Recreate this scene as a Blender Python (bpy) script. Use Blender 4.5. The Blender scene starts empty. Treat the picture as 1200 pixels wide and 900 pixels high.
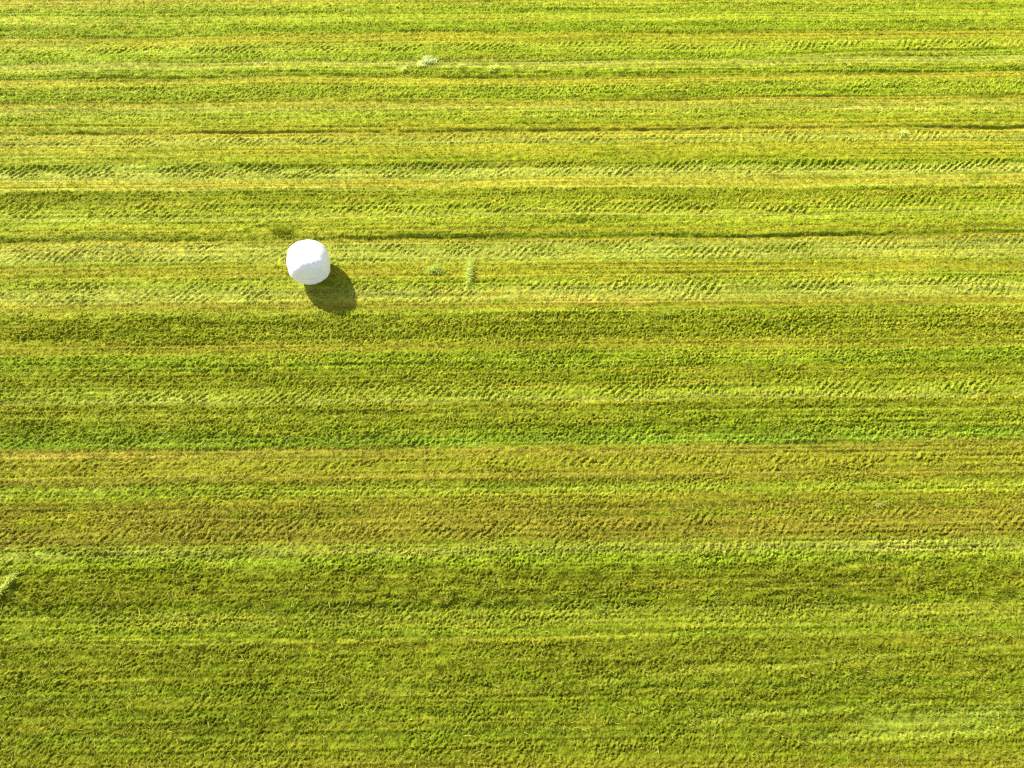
import bpy, math
import numpy as np
from mathutils import Vector

SC = bpy.context.scene
COL = SC.collection
rng = np.random.default_rng(7)
R = math.radians

# ------------------------------------------------------------------ camera
CAM_H = 17.2
PITCH = 68.0
FPX = 800.0                                    # focal length in photo pixels (photo 1200 x 900)
cp, sp = math.cos(R(PITCH)), math.sin(R(PITCH))
cam_d = bpy.data.cameras.new('camera')
cam_d.sensor_width = 36.0
cam_d.lens = 24.0
cam_d.clip_start = 0.1
cam_d.clip_end = 3000.0
cam = bpy.data.objects.new('camera', cam_d)
COL.objects.link(cam)
cam.location = (0, 0, CAM_H)
cam.rotation_euler = (R(90 - PITCH), 0, 0)
SC.camera = cam


def ground_at(px, py, z=0.0):
    """where a point seen in the photo lies on the field"""
    u, v = np.asarray(px, float) - 600.0, np.asarray(py, float) - 450.0
    dy = FPX * cp - v * sp
    dz = -FPX * sp - v * cp
    t = (z - CAM_H) / dz
    return u * t, dy * t


# ------------------------------------------------------------------ light
SUN_EL, SUN_AZ = R(34.5), R(-43.5)             # azimuth from +Y towards +X
to_sun = Vector((math.sin(SUN_AZ) * math.cos(SUN_EL), math.cos(SUN_AZ) * math.cos(SUN_EL), math.sin(SUN_EL)))
sun_d = bpy.data.lights.new('sun', 'SUN')
sun_d.energy = 5.0
sun_d.angle = R(0.53)
sun_d.color = (1.0, 0.93, 0.80)
sun = bpy.data.objects.new('sun', sun_d)
COL.objects.link(sun)
sun.location = (0, 0, 40)
sun.rotation_euler = (-to_sun).to_track_quat('-Z', 'Y').to_euler()

world = bpy.data.worlds.new('World')
SC.world = world
world.use_nodes = True
wn, wl = world.node_tree.nodes, world.node_tree.links
sky = wn.new('ShaderNodeTexSky')
sky.sky_type = 'NISHITA'
sky.sun_disc = False
sky.sun_elevation = SUN_EL
sky.sun_rotation = SUN_AZ
sky.dust_density = 1.5
bg = wn['Background']
bg.inputs['Strength'].default_value = 0.095
hs = wn.new('ShaderNodeHueSaturation')         # hazy air: a paler sky
hs.inputs['Saturation'].default_value = 0.40
wl.new(sky.outputs['Color'], hs.inputs['Color'])
wl.new(hs.outputs['Color'], bg.inputs['Color'])

vs = SC.view_settings
SC.display_settings.display_device = 'sRGB'
vs.view_transform = 'Standard'
vs.look = 'None'
vs.gamma = 1.0
vs.use_curve_mapping = False
vs.exposure = 1.3

# ------------------------------------------------------------------ field map
# the mown field is described strip by strip, along the mowing direction
ROLL = R(0.62)                                 # the mowing direction against the world X axis
G = dict(
    lush=(0.152, 0.222, 0.007), olive=(0.172, 0.206, 0.007), dry=(0.272, 0.248, 0.026),
    pale=(0.318, 0.350, 0.055), brown=(0.180, 0.155, 0.015), mint=(0.172, 0.272, 0.016),
    lime=(0.222, 0.272, 0.018), gold=(0.225, 0.220, 0.014))
# photo row at the middle, colour, lightness, roughness (m), lug relief (m), lug kind, height (m)
# lug kind: 1 = slanting ridges, 2 = chevrons, 0 = none
S = [
    (-60, 'lime', 1.0, .020, .00, 0, .00), (-30, 'olive', 1.0, .020, .00, 0, .00), (-12, 'lime', 1.0, .02, 0, 0, .0),
    (0, 'dry', 0.9, .014, 0, 0, .00), (6, 'lime', 1.02, .024, 0, 0, .02), (13, 'lush', 1.0, .028, 0, 0, .02),
    (16, 'lime', 1.05, .012, 0, 0, -.01), (24, 'lime', 1.05, .014, 0, 0, .00), (27, 'lush', 1.0, .030, 0, 0, .02),
    (37, 'lush', .98, .030, 0, 0, .02), (40, 'gold', 1.0, .016, 0, 0, -.01), (48, 'gold', 1.05, .016, 0, 0, -.01),
    (51, 'lime', 1.0, .016, .05, 1, .00), (58, 'lime', 1.0, .016, .06, 1, .00), (61, 'lush', 1.1, .02, .02, 1, .02),
    (68, 'lush', 1.0, .026, 0, 0, .02), (71, 'pale', .75, .012, 0, 0, .00), (77, 'pale', .85, .010, 0, 0, .01),
    (79, 'lime', 1.0, .018, 0, 0, .03), (86, 'lush', .95, .028, 0, 0, .03), (88.5, 'olive', .9, .010, 0, 0, -.02),
    (91, 'dry', .95, .014, 0, 0, -.02), (96, 'gold', 1.1, .014, 0, 0, .00), (99, 'lime', .98, .036, .02, 1, .02),
    (112, 'lush', 1.05, .036, .02, 1, .03), (115, 'olive', .95, .016, 0, 0, .02), (117, 'dry', .95, .008, 0, 0, -.01),
    (120, 'dry', 1.0, .016, 0, 0, -.01), (127, 'pale', .75, .016, 0, 0, .0), (130, 'lime', 1.0, .028, 0, 0, .02),
    (138, 'lime', .95, .022, 0, 0, .02), (141, 'olive', 1.05, .014, 0, 0, .02), (149, 'gold', .95, .014, 0, 0, .025),
    (151.5, 'olive', .82, .016, 0, 0, .028), (153, 'dry', .85, .01, 0, 0, -.025), (156, 'dry', 1.05, .014, .03, 1, -.01),
    (166, 'pale', .8, .014, .035, 1, .00), (169, 'gold', 1.1, .012, .0, 0, .00), (179, 'gold', 1.02, .014, 0, 0, .01),
    (181, 'olive', 1.0, .014, 0, 0, .02), (189, 'olive', 1.0, .016, 0, 0, .03), (191, 'lush', .9, .02, .06, 1, .03),
    (194.5, 'lush', .9, .02, .06, 1, -.01), (197, 'pale', .85, .016, .07, 1, -.01), (205, 'pale', .90, .016, .05, 1, 0),
    (208, 'pale', .85, .008, 0, 0, .00), (211, 'dry', 1.1, .008, 0, 0, .00), (218, 'dry', 1.05, .010, 0, 0, .00),
    (220.5, 'pale', .88, .006, 0, 0, .02), (222, 'olive', .95, .026, 0, 0, .03), (231, 'olive', .90, .030, .01, 1, .02),
    (235, 'olive', 1.0, .022, .04, 1, .02), (249, 'lime', 1.02, .018, .06, 1, .01), (252, 'pale', .82, .012, .02, 1, 0),
    (256, 'lime', 1.0, .020, .015, 1, .02), (266, 'olive', 1.05, .016, .01, 1, .03), (271, 'gold', 1.0, .016, 0, 0, .025),
    (276, 'lush', .75, .020, 0, 0, .032), (279, 'olive', .75, .014, 0, 0, -.02), (281, 'dry', .95, .014, .02, 1, -.02),
    (286, 'pale', .78, .016, .035, 1, -.01), (296, 'pale', .90, .014, .04, 1, 0), (303, 'pale', .85, .014, .03, 1, .01),
    (307, 'lime', 1.0, .016, 0, 0, .01), (310, 'gold', .95, .014, 0, 0, .01), (322, 'gold', .98, .016, 0, 0, .01),
    (327, 'lime', .98, .024, .02, 1, .02), (333, 'lime', 1.05, .020, .05, 1, .01), (338, 'pale', .82, .016, .05, 1, 0),
    (350, 'pale', .92, .012, .03, 1, .00), (354, 'dry', 1.0, .010, 0, 0, -.01), (356, 'dry', .75, .014, 0, 0, -.01),
    (361, 'gold', .95, .012, 0, 0, .00), (363, 'lime', .95, .022, 0, 0, .02), (372, 'olive', .95, .040, 0, 0, .02),
    (383, 'olive', .92, .052, 0, 0, .01), (395, 'olive', .95, .040, 0, 0, .01), (402, 'gold', .95, .020, 0, 0, .00),
    (410, 'gold', .85, .018, 0, 0, .00), (413, 'lush', 1.08, .034, 0, 0, .02), (428, 'lush', 1.0, .036, 0, 0, .02),
    (433, 'olive', .95, .026, 0, 0, .02), (448, 'olive', .92, .026, .02, 1, .01), (453, 'lime', .92, .020, .045, 1, .01),
    (462, 'lime', 1.08, .018, .05, 1, .01), (468, 'pale', .82, .014, .04, 1, .00), (471, 'olive', .88, .026, 0, 0, .025),
    (481, 'olive', .80, .028, 0, 0, .02), (484, 'lime', .95, .014, 0, 0, .02), (488, 'olive', .92, .026, 0, 0, .02),
    (500, 'lush', .88, .034, 0, 0, .03), (506, 'lush', .92, .034, .02, 1, .03), (510, 'mint', .85, .026, .04, 1, .01),
    (519, 'mint', .88, .020, .04, 1, .00), (522, 'dry', .90, .010, .01, 1, -.02), (533, 'dry', .84, .012, 0, 0, -.02),
    (537, 'gold', .95, .014, .05, 2, -.01), (551, 'gold', .98, .014, .055, 2, -.01), (555, 'dry', .88, .010, 0, 0, -.01),
    (559, 'brown', .95, .02, 0, 0, .01), (565, 'olive', .80, .024, 0, 0, .01), (569, 'lime', .95, .02, .02, 1, .01),
    (577, 'lime', 1.10, .018, .03, 1, .01), (582, 'gold', 1.02, .016, .01, 1, .01), (589, 'gold', .85, .018, 0, 0, .01),
    (594, 'brown', 1.0, .020, 0, 0, .00), (606, 'brown', 1.08, .018, .03, 1, -.01), (627, 'brown', 1.05, .016, .045, 1, -.01),
    (633, 'dry', .70, .016, .02, 1, -.02), (637, 'lime', 1.0, .020, .02, 1, .01), (645, 'pale', .84, .024, .03, 1, .02),
    (655, 'lush', 1.30, .026, .02, 1, .03), (662, 'lush', 1.0, .026, 0, 0, .04), (670, 'olive', .85, .022, 0, 0, .04),
    (690, 'olive', .82, .022, 0, 0, .04), (702, 'olive', .78, .026, 0, 0, .05), (708, 'lush', .8, .026, .01, 1, .03),
    (712, 'lime', .95, .022, .025, 1, .01), (728, 'lime', 1.0, .022, .015, 1, .01), (740, 'lush', 1.08, .022, 0, 0, .02),
    (747, 'lime', .92, .014, 0, 0, .02), (751, 'olive', .86, .020, 0, 0, .03), (770, 'olive', .88, .022, 0, 0, .03),
    (790, 'olive', .90, .024, 0, 0, .03), (805, 'lush', .90, .024, 0, 0, .03), (820, 'olive', .90, .022, 0, 0, .03),
    (836, 'lush', .90, .022, 0, 0, .03), (848, 'olive', .92, .02, 0, 0, .03), (858, 'lush', .95, .022, .015, 1, .02),
    (872, 'olive', .95, .020, .03, 1, .02), (884, 'olive', 1.0, .018, .02, 1, .01), (900, 'gold', .98, .016, .02, 1, .01),
    (925, 'gold', .9, .018, 0, 0, .01), (950, 'olive', .9, .024, 0, 0, .02), (1000, 'lush', .95, .026, 0, 0, .02)]
rows = np.array([s[0] for s in S], float)
s_of_row = ground_at(600.0, rows)[1]           # distance of each strip line along the field
order = np.argsort(s_of_row)
# far-to-near light falloff painted over the strips' own tones; far relief is smoother
row_light = np.interp(rows, [0, 200, 360, 500, 650, 900], [1.32, 1.24, 1.14, 1.03, .88, .74])
flat = np.interp(rows, [0, 300, 420, 640, 900], [.48, .52, .74, .88, .86])
tab_s = s_of_row[order]
MEAN = np.array((0.203, 0.224, 0.018))
tab = np.array([[*((np.array(G[s[1]]) * 0.66 + MEAN * 0.34) * s[2] * row_light[i]), s[3] * flat[i], s[4], float(s[5]), s[6]]
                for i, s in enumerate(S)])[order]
S0, S1 = tab_s[0], tab_s[-1]


def strip(s):
    """colour, roughness, lug, kind, height of the field at the distance s (repeats beyond the seen part)"""
    span = S1 - S0
    q = (s - S0) / span
    k = np.floor(q)
    f = q - k
    f = np.where(k % 2 != 0, 1 - f, f)         # mirrored repeats keep it continuous
    q = S0 + f * span
    return [np.interp(q, tab_s, tab[:, i]) for i in range(tab.shape[1])]


# fine grid over the part that can be seen, coarse cells out to the horizon
STEP = 0.022
fx = np.arange(-22.0, 22.0, STEP)
fy = np.arange(-4.2, 24.6, STEP)
NX, NY = len(fx), len(fy)


def noise(lx, ly, ang=0.0, band=True):
    """band-passed random field with feature sizes lx, ly (m) turned by ang; unit variance"""
    w = np.fft.rfft2(rng.standard_normal((NY, NX)))
    ky = np.fft.fftfreq(NY, STEP)[:, None] * 2 * np.pi
    kx = np.fft.rfftfreq(NX, STEP)[None, :] * 2 * np.pi
    c, s = math.cos(ang), math.sin(ang)
    a, b = kx * c + ky * s, -kx * s + ky * c
    q = (a * lx) ** 2 + (b * ly) ** 2
    f = np.exp(-q / 8.0)
    if band:
        f = f * (q / (q + 4.0))
    n = np.fft.irfft2(w * f, s=(NY, NX))
    return ((n - n.mean()) / n.std()).astype(np.float32)


X, Y = np.meshgrid(fx, fy)
cr, sr = math.cos(ROLL), math.sin(ROLL)
along = X * cr + Y * sr
across = -X * sr + Y * cr
wander = 0.022 * noise(6.0, 2.5, band=False) + 0.016 * noise(0.7, 0.25, band=False)
cr_, cg_, cb_, rough, lug, kind, height = strip(across + wander)
rgb = np.stack([cr_, cg_, cb_], -1)

# patches that stand out from their strip: row, x0, x1, half width in rows, colour, amount
P = [(73, 330, 620, 6, (.36, .40, .13), .45), (61, 100, 420, 5, (.30, .38, .10), .35), (72, 900, 1080, 6, (.33, .38, .12), .5),
     (197, 70, 250, 5, (.36, .42, .16), .6), (199, 490, 660, 6, (.30, .40, .13), .4), (188, 20, 130, 6, (.18, .28, .03), .4),
     (127, 960, 1200, 2.5, (.45, .42, .16), .75), (138, 985, 1005, 9, (.11, .20, .008), .7), (274, 318, 346, 8, (.12, .14, .01), .55),
     (296, 600, 830, 7, (.24, .38, .10), .45), (319, 1080, 1200, 5, (.15, .27, .03), .6), (343, 0, 330, 8, (.34, .38, .12), .5),
     (292, 0, 300, 8, (.38, .36, .11), .5), (351, 560, 860, 5, (.42, .36, .12), .6), (514, 700, 1060, 6, (.18, .32, .035), .7),
     (520, -40, 200, 6, (.20, .31, .04), .6), (518, 490, 590, 6, (.19, .32, .035), .6), (508, 1100, 1240, 6, (.19, .32, .035), .6),
     (467, 60, 260, 5, (.34, .40, .15), .55), (535, 0, 200, 6, (.38, .31, .10), .5), (576, 0, 230, 8, (.24, .32, .07), .5),
     (645, 0, 60, 9, (.32, .40, .13), .6), (640, 960, 1200, 9, (.32, .34, .11), .55), (648, 860, 1000, 8, (.20, .30, .03), .5),
     (872, 0, 140, 9, (.24, .32, .04), .55),
     (725, 400, 560, 9, (.20, .27, .03), .3), (205, 1000, 1200, 6, (.34, .37, .11), .4),
     (300, 990, 1200, 7, (.33, .36, .10), .4), (330, 930, 1200, 10, (.32, .34, .09), .35), (155, 0, 260, 3, (.30, .27, .05), .4),
     (610, 0, 120, 14, (.19, .22, .01), .6), (680, 0, 260, 20, (.16, .20, .008), .5), (735, 0, 180, 12, (.22, .28, .02), .45)]
brk = np.clip(0.45 + 0.45 * noise(0.30, 0.10, R(20)) + 0.3 * noise(1.2, 0.2), 0, 1.2)
for py, x0, x1, hw, c, amt in P:
    ax, ay = ground_at(x0, py - (x0 - 600) * 0.0)
    bx, by = ground_at(x1, py)
    wy = abs(float(ground_at(600, py + hw)[1] - ground_at(600, py)[1]))
    mx, hx, my = (ax + bx) / 2, (bx - ax) / 2, (ay + by) / 2
    fall = np.exp(-np.clip(np.abs(X - mx) / hx, 0, 9) ** 4) * np.exp(-np.clip(np.abs(Y - my) / wy, 0, 9) ** 3)
    m = np.clip(fall * amt * brk, 0, 1)[..., None]
    rgb = rgb * (1 - m) + np.array(c) * (1.04, 1, .5) * m

# single wheel lines that cross the strips at a slant, pressed flat and paler
LINES = [([(790, 848), (833, 844), (900, 836), (943, 833), (1000, 828), (1040, 826), (1110, 820)], 4.0, (.26, .31, .03), .6),
         ([(665, 803), (733, 797), (800, 788), (927, 779), (973, 774), (1017, 770), (1090, 763), (1210, 756)], 3.4, (.25, .30, .025), .5),
         ([(930, 869), (987, 865), (1053, 863), (1117, 858), (1210, 850)], 5.0, (.28, .34, .035), .65),
         ([(985, 848), (1060, 846), (1120, 840), (1210, 832)], 9.0, (.25, .32, .035), .6),
         ([(520, 752), (600, 748), (690, 745), (800, 741)], 2.2, (.28, .29, .02), .55),
         ([(-20, 752), (120, 749), (300, 748), (420, 752)], 2.2, (.28, .29, .02), .5),
         ([(900, 64), (980, 61), (1060, 59), (1150, 57), (1220, 56)], 1.6, (.10, .13, .008), .7),
         ([(-20, 800), (200, 792), (420, 793)], 3.0, (.14, .18, .006), .4),
         ([(100, 838), (330, 832), (560, 840)], 4.0, (.14, .18, .006), .45)]
track = np.zeros_like(X)
for pts, hw, c, amt in LINES:
    pts = np.array(pts, float)
    wx, wy_ = ground_at(pts[:, 0], pts[:, 1])
    half_w = abs(float(ground_at(600, pts[0, 1] + hw)[1] - ground_at(600, pts[0, 1])[1]))
    yl_ = np.interp(X, wx, wy_) + 0.012 * noise(0.6, 0.6)
    ends = np.clip((X - wx[0]) / 0.8, 0, 1) * np.clip((wx[-1] - X) / 0.8, 0, 1)
    m = np.clip(np.exp(-np.clip(np.abs(Y - yl_) / half_w, 0, 9) ** 2.5) * ends * amt * (0.8 + 0.3 * brk), 0, 1)
    track = np.maximum(track, m)
    rgb = rgb * (1 - m[..., None]) + np.array(c) * m[..., None]

# true colour variation of the sward: streaks, dead grass, lush spots
streak = noise(6.0, 0.16, ROLL)
streak2 = noise(2.2, 0.10, ROLL)
blot = noise(0.5, 0.3)
fine = noise(0.10, 0.08)
dryness = np.clip(0.16 * streak + 0.14 * streak2 + 0.14 * blot - 0.09, 0, 0.6) * np.interp(Y, [-2, 5, 9], [0.45, 0.6, 1.0])
dryness = dryness[..., None]
lushness = np.clip(-0.16 * streak - 0.12 * streak2 + 0.16 * noise(0.45, 0.3) - 0.08, 0, 0.6)[..., None]
rgb = rgb * (1 - dryness) + np.array((0.275, 0.252, 0.02)) * dryness
rgb = rgb * (1 - lushness) + np.array((0.155, 0.215, 0.006)) * lushness
rgb = rgb * (1 + 0.08 * fine + 0.05 * streak2 + 0.07 * noise(4.0, 0.045, ROLL))[..., None]

# relief: sward roughness, tyre lug prints, ridges left between the swaths
lumps = 0.72 * noise(0.046, 0.034, R(40)) + 0.34 * noise(0.11, 0.07, R(35)) + 0.70 * noise(0.025, 0.023)
dents = -np.clip(noise(0.07, 0.05, R(30)) - 0.9, 0, 2)
uneven = np.clip(0.88 + 0.17 * noise(1.6, 0.3, ROLL) + 0.17 * noise(0.4, 0.22), 0.25, 2.0)
warp = 0.30 * noise(2.5, 0.8) + 0.07 * noise(0.3, 0.3)
side = across + wander
pitch = 0.215
ph1 = (along - 0.95 * side) / pitch + warp
chev_c = float(ground_at(600, 545)[1])
ph2 = (along - 0.9 * np.abs(side - chev_c)) / 0.25 + 0.5 * warp
ph = np.where(kind > 1.5, ph2, ph1)
frac = ph - np.floor(ph)
ridge = np.where(frac < 0.62, np.sin(np.pi * frac / 0.62), -0.25)
patchy = np.clip(0.6 + 0.55 * noise(0.9, 0.22, ROLL) + 0.25 * noise(0.15, 0.1), 0.05, 1.7)
Z = height * np.clip(0.75 + 0.4 * noise(2.5, 1.0, ROLL) + 0.3 * noise(0.25, 0.12), 0.05, 1.6) + rough * (lumps + 1.0 * dents) * 0.66 * uneven + lug * 0.37 * patchy * (ridge + 0.3 * lumps)
Z = Z * (1 - 0.5 * track) - 0.012 * track
Z = Z + 0.02 * noise(3.0, 1.2, ROLL) + 0.005 * noise(5.0, 0.05, ROLL)
edge = np.minimum(np.minimum(X - fx[0], fx[-1] - X), np.minimum(Y - fy[0], fy[-1] - Y))
Z = (Z * np.clip(edge / 1.5, 0, 1)).astype(np.float32)

# bale stands on the field here: press the sward down under it
BX, BY = -5.77, 10.46
under = np.exp(-(((X - BX) / 0.55) ** 2 + ((Y - BY) / 0.6) ** 2) ** 2)
Z = Z * (1 - under)


def coarse(lo, hi):
    o = np.array([0.5, 1.5, 3, 6, 12, 25, 50, 100, 200, 400, 800])
    return lo - o[::-1], hi + o


xl, xr = coarse(fx[0], fx[-1])
yl, yr = coarse(fy[0], fy[-1])
gx, gy = np.concatenate([xl, fx, xr]), np.concatenate([yl, fy, yr])
GX, GY = np.meshgrid(gx, gy)
GZ = np.zeros(GX.shape)
p = len(xl)
q = len(yl)
GZ[q:q + NY, p:p + NX] = Z
full = np.stack(strip(-GX * sr + GY * cr)[:3], -1)
full[q:q + NY, p:p + NX] = rgb


def set_color(me, name, arr):
    a = me.attributes.new(name, 'FLOAT_COLOR', 'POINT')
    a.data.foreach_set('color', np.concatenate([arr, np.ones((len(arr), 1))], 1).astype(np.float32).ravel())


def mesh_from(name, co, faces, smooth=False):
    me = bpy.data.meshes.new(name)
    n = faces.shape[1]
    me.vertices.add(len(co))
    me.vertices.foreach_set('co', np.ascontiguousarray(co, dtype=np.float32).ravel())
    me.loops.add(faces.size)
    me.loops.foreach_set('vertex_index', np.ascontiguousarray(faces, dtype=np.int32).ravel())
    me.polygons.add(len(faces))
    me.polygons.foreach_set('loop_start', np.arange(0, faces.size, n, dtype=np.int32))
    me.update(calc_edges=True)
    me.polygons.foreach_set('use_smooth', np.full(len(faces), smooth, dtype=bool))
    return me


def link(name, me, mat=None, parent=None):
    o = bpy.data.objects.new(name, me)
    COL.objects.link(o)
    if mat:
        me.materials.append(mat)
    if parent:
        o.parent = parent
    return o


# ------------------------------------------------------------------ materials
def new_mat(name):
    m = bpy.data.materials.new(name)
    m.use_nodes = True
    n = m.node_tree.nodes
    n.clear()
    return m, n, m.node_tree.links


def grass_material(name, translucent, sheen, val=1.0):
    m, n, l = new_mat(name)
    out = n.new('ShaderNodeOutputMaterial')
    att = n.new('ShaderNodeAttribute')
    att.attribute_name = 'sward'
    geo = n.new('ShaderNodeNewGeometry')
    tex = n.new('ShaderNodeTexNoise')
    tex.inputs['Scale'].default_value = 22.0
    tex.inputs['Detail'].default_value = 3.0
    l.new(geo.outputs['Position'], tex.inputs['Vector'])
    mr = n.new('ShaderNodeMapRange')
    mr.inputs['From Min'].default_value = 0.3
    mr.inputs['From Max'].default_value = 0.7
    mr.inputs['To Min'].default_value = 0.86 * val
    mr.inputs['To Max'].default_value = 1.14 * val
    l.new(tex.outputs['Fac'], mr.inputs['Value'])
    mul = n.new('ShaderNodeVectorMath')
    mul.operation = 'SCALE'
    l.new(att.outputs['Color'], mul.inputs[0])
    l.new(mr.outputs['Result'], mul.inputs['Scale'])
    pr = n.new('ShaderNodeBsdfPrincipled')
    pr.inputs['Roughness'].default_value = 0.6
    pr.inputs['Specular IOR Level'].default_value = sheen
    l.new(mul.outputs['Vector'], pr.inputs['Base Color'])
    if translucent > 0:
        tr = n.new('ShaderNodeBsdfTranslucent')
        l.new(mul.outputs['Vector'], tr.inputs['Color'])
        mx = n.new('ShaderNodeMixShader')
        mx.inputs['Fac'].default_value = translucent
        l.new(pr.outputs['BSDF'], mx.inputs[1])
        l.new(tr.outputs['BSDF'], mx.inputs[2])
        l.new(mx.outputs['Shader'], out.inputs['Surface'])
    else:
        l.new(pr.outputs['BSDF'], out.inputs['Surface'])
    return m


soil_mat = grass_material('mown_sward', 0.0, 0.02, 0.85)
blade_mat = grass_material('grass_blade', 0.45, 0.03, 1.35)
cut_mat = grass_material('cut_grass', 0.5, 0.0, 1.35)

# ------------------------------------------------------------------ ground
ny, nx = GX.shape
idx = np.arange(ny * nx).reshape(ny, nx)
quads = np.stack([idx[:-1, :-1], idx[:-1, 1:], idx[1:, 1:], idx[1:, :-1]], -1).reshape(-1, 4)
me = mesh_from('field', np.stack([GX, GY, GZ], -1).reshape(-1, 3), quads, True)
set_color(me, 'sward', full.reshape(-1, 3))
field = link('field', me, soil_mat)
field['kind'] = 'structure'
field['label'] = 'mown hay field with straight strips of green and straw coloured stubble'

# ------------------------------------------------------------------ grass blades


def sample(a, x, y):
    i = np.clip(np.rint((y - fy[0]) / STEP).astype(int), 0, NY - 1)
    j = np.clip(np.rint((x - fx[0]) / STEP).astype(int), 0, NX - 1)
    return a[i, j]


def blades(x, y, z, length, width, lean, az, col):
    """one pointed leaf per entry, leaning towards az; returns vertices, triangles, colours"""
    n = len(x)
    dx, dy = np.cos(az), np.sin(az)
    # the flat of the leaf is turned by its own random twist about the lean direction
    tw = az + np.pi / 2 + rng.normal(0, 0.6, n)
    wx, wy = np.cos(tw) * width / 2, np.sin(tw) * width / 2
    hx, hz = np.sin(lean) * length, np.cos(lean) * length
    a = np.stack([x - wx, y - wy, z], -1)
    b = np.stack([x + wx, y + wy, z], -1)
    c = np.stack([x + dx * hx, y + dy * hx, z + hz], -1)
    co = np.stack([a, b, c], 1).reshape(-1, 3)
    fa = np.arange(3 * n).reshape(-1, 3)
    return co, fa, np.repeat(col, 3, 0)


NT = 330000                                    # tufts
cand = int(NT * 2.0)
ty = rng.uniform(fy[0], fy[-1], cand)
tx = rng.uniform(-1, 1, cand) * 22
half = 12.6 + 0.47 * np.clip(ty, -3, 40) * 0.72 + 1.3
tx = np.clip(tx, -22, 22)
keep = (np.abs(tx) < half) & (sample(lumps, tx, ty) > rng.normal(-0.4, 0.6, cand)) & ((tx - BX) ** 2 + (ty - BY) ** 2 > 0.3)
tx, ty = tx[keep], ty[keep]
nt = len(tx)
per = 6
bx = np.repeat(tx, per) + rng.normal(0, 0.02, nt * per)
by = np.repeat(ty, per) + rng.normal(0, 0.02, nt * per)
nb = len(bx)
tall = np.repeat(np.clip(rng.lognormal(0, 0.35, nt), 0.4, 2.6), per)
zz = sample(Z, bx, by) - 0.006
hh = np.clip(0.7 + 9.0 * sample(rough, bx, by), 0.6, 1.25)
length = 0.060 * tall * hh * rng.uniform(0.6, 1.25, nb)
width = rng.uniform(0.009, 0.018, nb)
lay = np.repeat(sample(lug, tx, ty) * 5, per)
lean = np.clip(rng.normal(0.75, 0.35, nb) + lay, 0.05, 1.45)
az = rng.uniform(-np.pi, np.pi, nb)
# pressed grass lies along the lug prints
azl = R(45) + rng.normal(0, 0.35, nb) + np.where(rng.random(nb) < 0.5, np.pi, 0)
az = np.where(rng.random(nb) < np.clip(lay * 3, 0, 0.75), azl, az)
col = sample(rgb, bx, by)
col = col * np.repeat(rng.uniform(0.70, 1.30, nt), per)[:, None] * rng.uniform(0.8, 1.2, nb)[:, None]
straw = rng.random(nb)
col = np.where((straw < 0.07)[:, None], np.array((0.36, 0.31, 0.09)), col)
# loose clippings dropped by the baler, lying flat on the stubble
nc = 26000
qx, qy = rng.uniform(-20, 20, nc), rng.uniform(fy[0], fy[-1], nc)
near = rng.random(nc) < 0.03
qx = np.where(near, BX + rng.normal(0, 1.1, nc), qx)
qy = np.where(near, BY + rng.normal(0, 1.1, nc), qy)
free = (qx - BX) ** 2 + (qy - BY) ** 2 > 0.35
qx, qy = qx[free], qy[free]
nc = len(qx)
bx, by = np.concatenate([bx, qx]), np.concatenate([by, qy])
zz = np.concatenate([zz, sample(Z, qx, qy) + 0.035])
length = np.concatenate([length, rng.uniform(0.08, 0.20, nc)])
width = np.concatenate([width, rng.uniform(0.010, 0.022, nc)])
lean = np.concatenate([lean, rng.uniform(1.4, 1.62, nc)])
az = np.concatenate([az, rng.uniform(-np.pi, np.pi, nc)])
clip_c = np.where((rng.random(nc) < 0.5)[:, None], np.array((0.34, 0.31, 0.06)), np.array((0.30, 0.35, 0.05)))
col = np.concatenate([col, clip_c * rng.uniform(0.7, 1.2, nc)[:, None]])
co, fa, cc = blades(bx, by, zz, length, width, lean, az, col)
me = mesh_from('grass', co, fa)
set_color(me, 'sward', cc)
grass = link('grass', me, blade_mat)
grass['kind'] = 'stuff'
grass['label'] = 'short yellow green grass stubble standing all over the mown field'
grass['category'] = 'grass'


# ------------------------------------------------------------------ clumps of cut grass left lying
def clump(name, label, cat, px, py, w, d, h, ang, n, colour, group=None):
    """a small heap of cut leaves: w long, d deep, h high, turned by ang"""
    gx0, gy0 = ground_at(px, py)
    a, r = rng.uniform(0, 2 * np.pi, n), np.sqrt(rng.random(n))
    lump = 1 + 0.35 * np.sin(3 * a + rng.uniform(0, 6)) + 0.2 * np.sin(7 * a + rng.uniform(0, 6))
    lx, ly = np.cos(a) * r * w / 2 * lump, np.sin(a) * r * d / 2 * lump
    hz = h * (1 - r ** 2) * rng.uniform(0.55, 1.0, n)
    x, y = lx * math.cos(ang) - ly * math.sin(ang), lx * math.sin(ang) + ly * math.cos(ang)
    base = sample(Z, gx0 + x, gy0 + y) + 0.02
    c = np.array(colour) * rng.uniform(0.65, 1.25, n)[:, None]
    co, fa, cc = blades(x, y, base + hz, rng.uniform(0.09, 0.20, n), rng.uniform(0.014, 0.026, n),
                        np.clip(rng.normal(1.38, 0.16, n), 0.9, 1.6), rng.uniform(-np.pi, np.pi, n), c)
    me = mesh_from(name, co, fa)
    set_color(me, 'sward', cc)
    o = link(name, me, cut_mat)
    o.location = (float(gx0), float(gy0), 0)
    o['label'], o['category'] = label, cat
    if group:
        o['group'] = group
    return o


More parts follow.
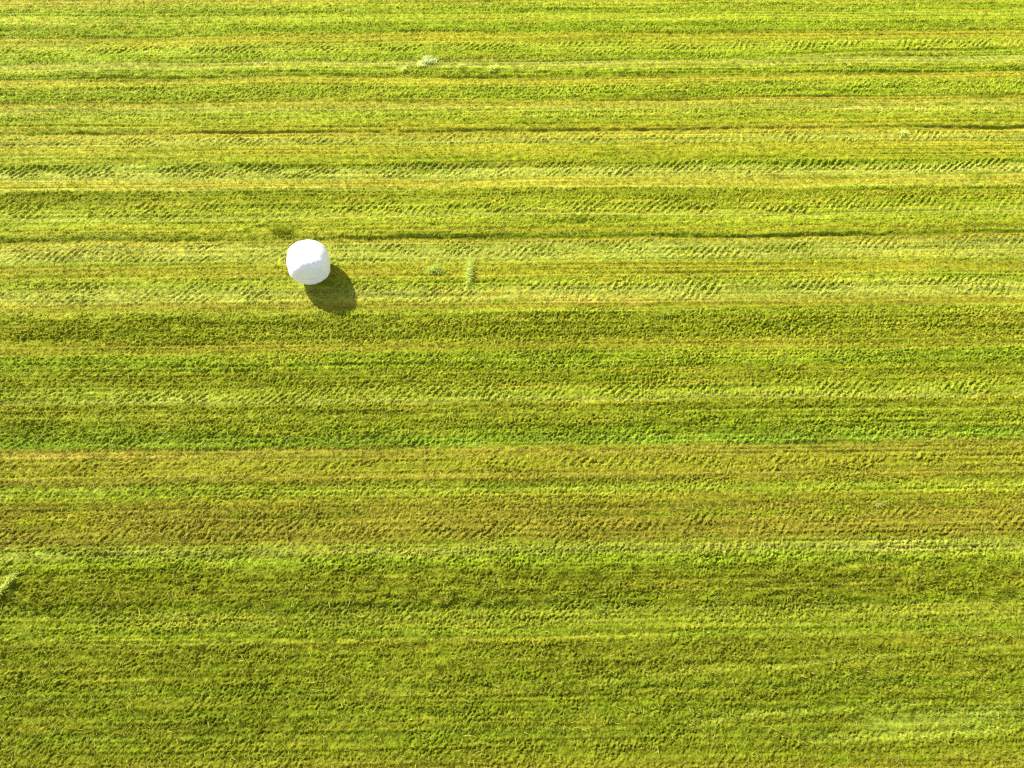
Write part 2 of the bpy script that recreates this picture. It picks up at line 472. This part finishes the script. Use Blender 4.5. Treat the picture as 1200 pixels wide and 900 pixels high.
PALE, MINT = (0.50, 0.54, 0.17), (0.46, 0.52, 0.12)
HAY = 'clumps of cut grass left on the field'
clump('grass_clump', 'whitish heap of dried cut grass on a far pale strip, brightest of the clumps', 'grass clump', 501, 72, .50, .28, .07, .15, 270, (0.50, 0.55, 0.24), HAY)
clump('grass_clump', 'small whitish tuft just in front of the brightest far heap', 'grass clump', 493, 77, .30, .14, .05, .0, 150, PALE, HAY)
clump('grass_clump', 'short slanting pale wisp left of the brightest far heap', 'grass clump', 473, 82, .34, .09, .05, .9, 90, MINT, HAY)
clump('grass_clump', 'rounded pale tuft close right of the brightest far heap', 'grass clump', 540, 78, .22, .15, .06, .2, 90, MINT, HAY)
clump('grass_clump', 'slanting pale tuft with dark shadow, farthest right of the tufts by the far heap', 'grass clump', 577, 81, .34, .11, .09, .5, 120, MINT, HAY)
clump('grass_clump', 'narrow upright line of pale green cut grass right of the bale shadow', 'grass clump', 550, 318, .90, .10, .13, R(88), 360, (0.42, 0.48, 0.10), HAY)
clump('grass_clump', 'low loose green clump between the bale shadow and the narrow line of cut grass', 'grass clump', 509, 316, .40, .24, .12, .4, 230, (0.36, 0.43, 0.08), HAY)
clump('grass_clump', 'long slanting swath of pale cut grass at the left edge of the photo', 'grass clump', 7, 690, .95, .07, .13, R(60), 300, (0.37, 0.42, 0.08), HAY)
clump('grass_clump', 'pale green tuft standing alone on the straw coloured strip at upper right', 'grass clump', 1056, 157, .24, .14, .08, .3, 110, MINT, HAY)
clump('grass_clump', 'wide green clump on the dark lumpy strip right of the middle', 'grass clump', 778, 368, .50, .16, .07, .1, 170, (0.26, 0.32, 0.03), HAY)
clump('grass_clump', 'flat straw coloured wisp on the brown strip at lower right', 'grass clump', 1030, 591, .26, .07, .04, .1, 60, (0.31, 0.30, 0.06), HAY)
clump('weed_plant', 'low grey green weed in the bright strip below the middle', 'weed', 703, 713, .18, .12, .07, .0, 80, (0.22, 0.28, 0.03))
clump('grass_tuft', 'dark tall tuft of uncut grass just behind the bale', 'grass tuft', 330, 272, .62, .24, .09, .1, 170, (0.14, 0.165, 0.008))

# ------------------------------------------------------------------ bale
film_m, n, l = new_mat('stretch_film')
out = n.new('ShaderNodeOutputMaterial')
pr = n.new('ShaderNodeBsdfPrincipled')
pr.inputs['Base Color'].default_value = (0.92, 0.92, 0.92, 1)
pr.inputs['Roughness'].default_value = 0.38
pr.inputs['Subsurface Weight'].default_value = 0.35
pr.inputs['Subsurface Scale'].default_value = 0.06
pr.inputs['Subsurface Radius'].default_value = (1, 1, 1)
pr.inputs['Specular IOR Level'].default_value = 0.45
tc = n.new('ShaderNodeTexCoord')
nz = n.new('ShaderNodeTexNoise')
nz.inputs['Scale'].default_value = 9.0
nz.inputs['Detail'].default_value = 5.0
mp = n.new('ShaderNodeMapping')
mp.inputs['Scale'].default_value = (1.0, 0.25, 2.2)
l.new(tc.outputs['Object'], mp.inputs['Vector'])
l.new(mp.outputs['Vector'], nz.inputs['Vector'])
bp = n.new('ShaderNodeBump')
bp.inputs['Strength'].default_value = 0.18
bp.inputs['Distance'].default_value = 0.02
l.new(nz.outputs['Fac'], bp.inputs['Height'])
l.new(bp.outputs['Normal'], pr.inputs['Normal'])
l.new(pr.outputs['BSDF'], out.inputs['Surface'])

RB, LB, RC = 0.553, 1.06, 0.325                 # radius, length, corner rounding
bale = bpy.data.objects.new('hay_bale', None)
bale.empty_display_size = 0.3
COL.objects.link(bale)
bale.location = (BX, BY, 0.0)
bale.rotation_euler = (0, 0, R(13))
bale['label'] = 'round hay bale wrapped in white plastic film lying on the mown field'
bale['category'] = 'hay bale'


def profile(t):
    """t 0..1 from the middle of the front end over the shoulder to the middle of the back end"""
    flat, arc, body = RB - RC, RC * math.pi / 2, LB - 2 * RC
    total = 2 * (flat + arc) + body
    d = t * total
    if d > total / 2:
        r, a, sh = profile(1 - t)
        return r, -a, sh
    if d < flat:
        bulge = 0.035 * (1 - (d / flat) ** 2)
        return d, -(LB / 2 + bulge), 0.0
    if d < flat + arc:
        g = (d - flat) / RC
        return flat + RC * math.sin(g), -(LB / 2 - RC + RC * math.cos(g)), math.sin(g * 2)
    s = (d - flat - arc) / (body / 2)
    return RB + 0.022 * math.sin(s * math.pi / 2), -(LB / 2 - RC) * (1 - s), 0.0


NA, NP = 320, 150
pl = [(k, rng.uniform(0, 6.28), rng.uniform(0.4, 1)) for k in (7, 11, 16, 21, 27, 33)]
TH = np.linspace(0, 2 * np.pi, NA, endpoint=False)
pleat = sum(w * np.sin(k * TH + f + 0.7 * np.sin(3 * TH + f)) * (0.35 + 0.65 * np.abs(np.sin(1.7 * TH + 2.1 * f))) for k, f, w in pl)
pleat = np.sign(pleat) * np.abs(pleat) ** 0.8 / 3.0
TS = np.linspace(0.004, 0.996, NP)
co = np.zeros((NP, NA, 3))
for i, t in enumerate(TS):
    r, a, sh = profile(t)
    fade = math.exp(-((abs(a) - (LB / 2 - 0.10)) / 0.18) ** 2) * min(1, r / 0.3)
    rr = r + pleat * 0.0045 * fade
    aa = a + np.sign(a) * pleat * 0.005 * fade
    # film layers: straight overlapping edges across the ends, slack waves round the barrel
    x0, z0 = rr * np.cos(TH), rr * np.sin(TH)
    if abs(a) > LB / 2 - 0.12:
        lay = 0.014 * np.sin(z0 * 46 + 1.5 * np.sin(x0 * 5)) * np.clip((0.12 - z0) / 0.25, 0, 1)
        aa = aa + np.sign(a) * lay
    rr = rr + 0.006 * np.sin(5 * TH + a * 6) * min(1, r / 0.5) + 0.004 * np.sin(9 * TH - a * 11 + 1.3) * min(1, r / 0.5)
    x0, z0 = rr * np.cos(TH), rr * np.sin(TH)
    co[i] = np.stack([x0, aa + 0 * x0, z0], -1)
# sagging under its own weight: flat underneath, a little wider low down
z = co[..., 2]
co[..., 0] *= 1 + 0.035 * np.cos(np.clip((z + 0.2) / 0.6, -1.5, 1.5))
z = np.where(z < -0.52, -0.52 - (np.abs(z + 0.52)) * 0.25, z) * np.where(z > 0, 0.985, 1.0)
co[..., 2] = z - z.min() + 0.005


def bale_part(name, i0, i1, closed_first=False, closed_last=False):
    sub = co[i0:i1 + 1]
    m = i1 - i0 + 1
    v = sub.reshape(-1, 3)
    ii = np.arange(m * NA).reshape(m, NA)
    nxt = np.roll(ii, -1, 1)
    f = np.stack([ii[:-1], nxt[:-1], nxt[1:], ii[1:]], -1).reshape(-1, 4)
    me = bpy.data.meshes.new(name)
    faces = [tuple(q) for q in f.tolist()]
    if closed_first:
        faces.append(tuple(ii[0][::-1].tolist()))
    if closed_last:
        faces.append(tuple(ii[-1].tolist()))
    me.from_pydata(v.tolist(), [], faces)
    me.update()
    for p_ in me.polygons:
        p_.use_smooth = True
    return link(name, me, film_m, bale)


ik = int(np.argmin([abs(profile(t)[0] - (RB - 0.16)) if t < 0.5 else 9 for t in TS]))
bale_part('film_barrel', ik, NP - 1 - ik)
bale_part('film_end', 0, ik, closed_first=True)
bale_part('film_end', NP - 1 - ik, NP - 1, closed_last=True)

# ------------------------------------------------------------------ render
SC.render.engine = 'CYCLES'
SC.cycles.max_bounces = 6
SC.cycles.diffuse_bounces = 4
SC.cycles.transmission_bounces = 4
SC.cycles.use_denoising = False
SC.render.film_transparent = False
SC.cycles.pixel_filter_type = 'BLACKMAN_HARRIS'
SC.cycles.filter_width = 1.25
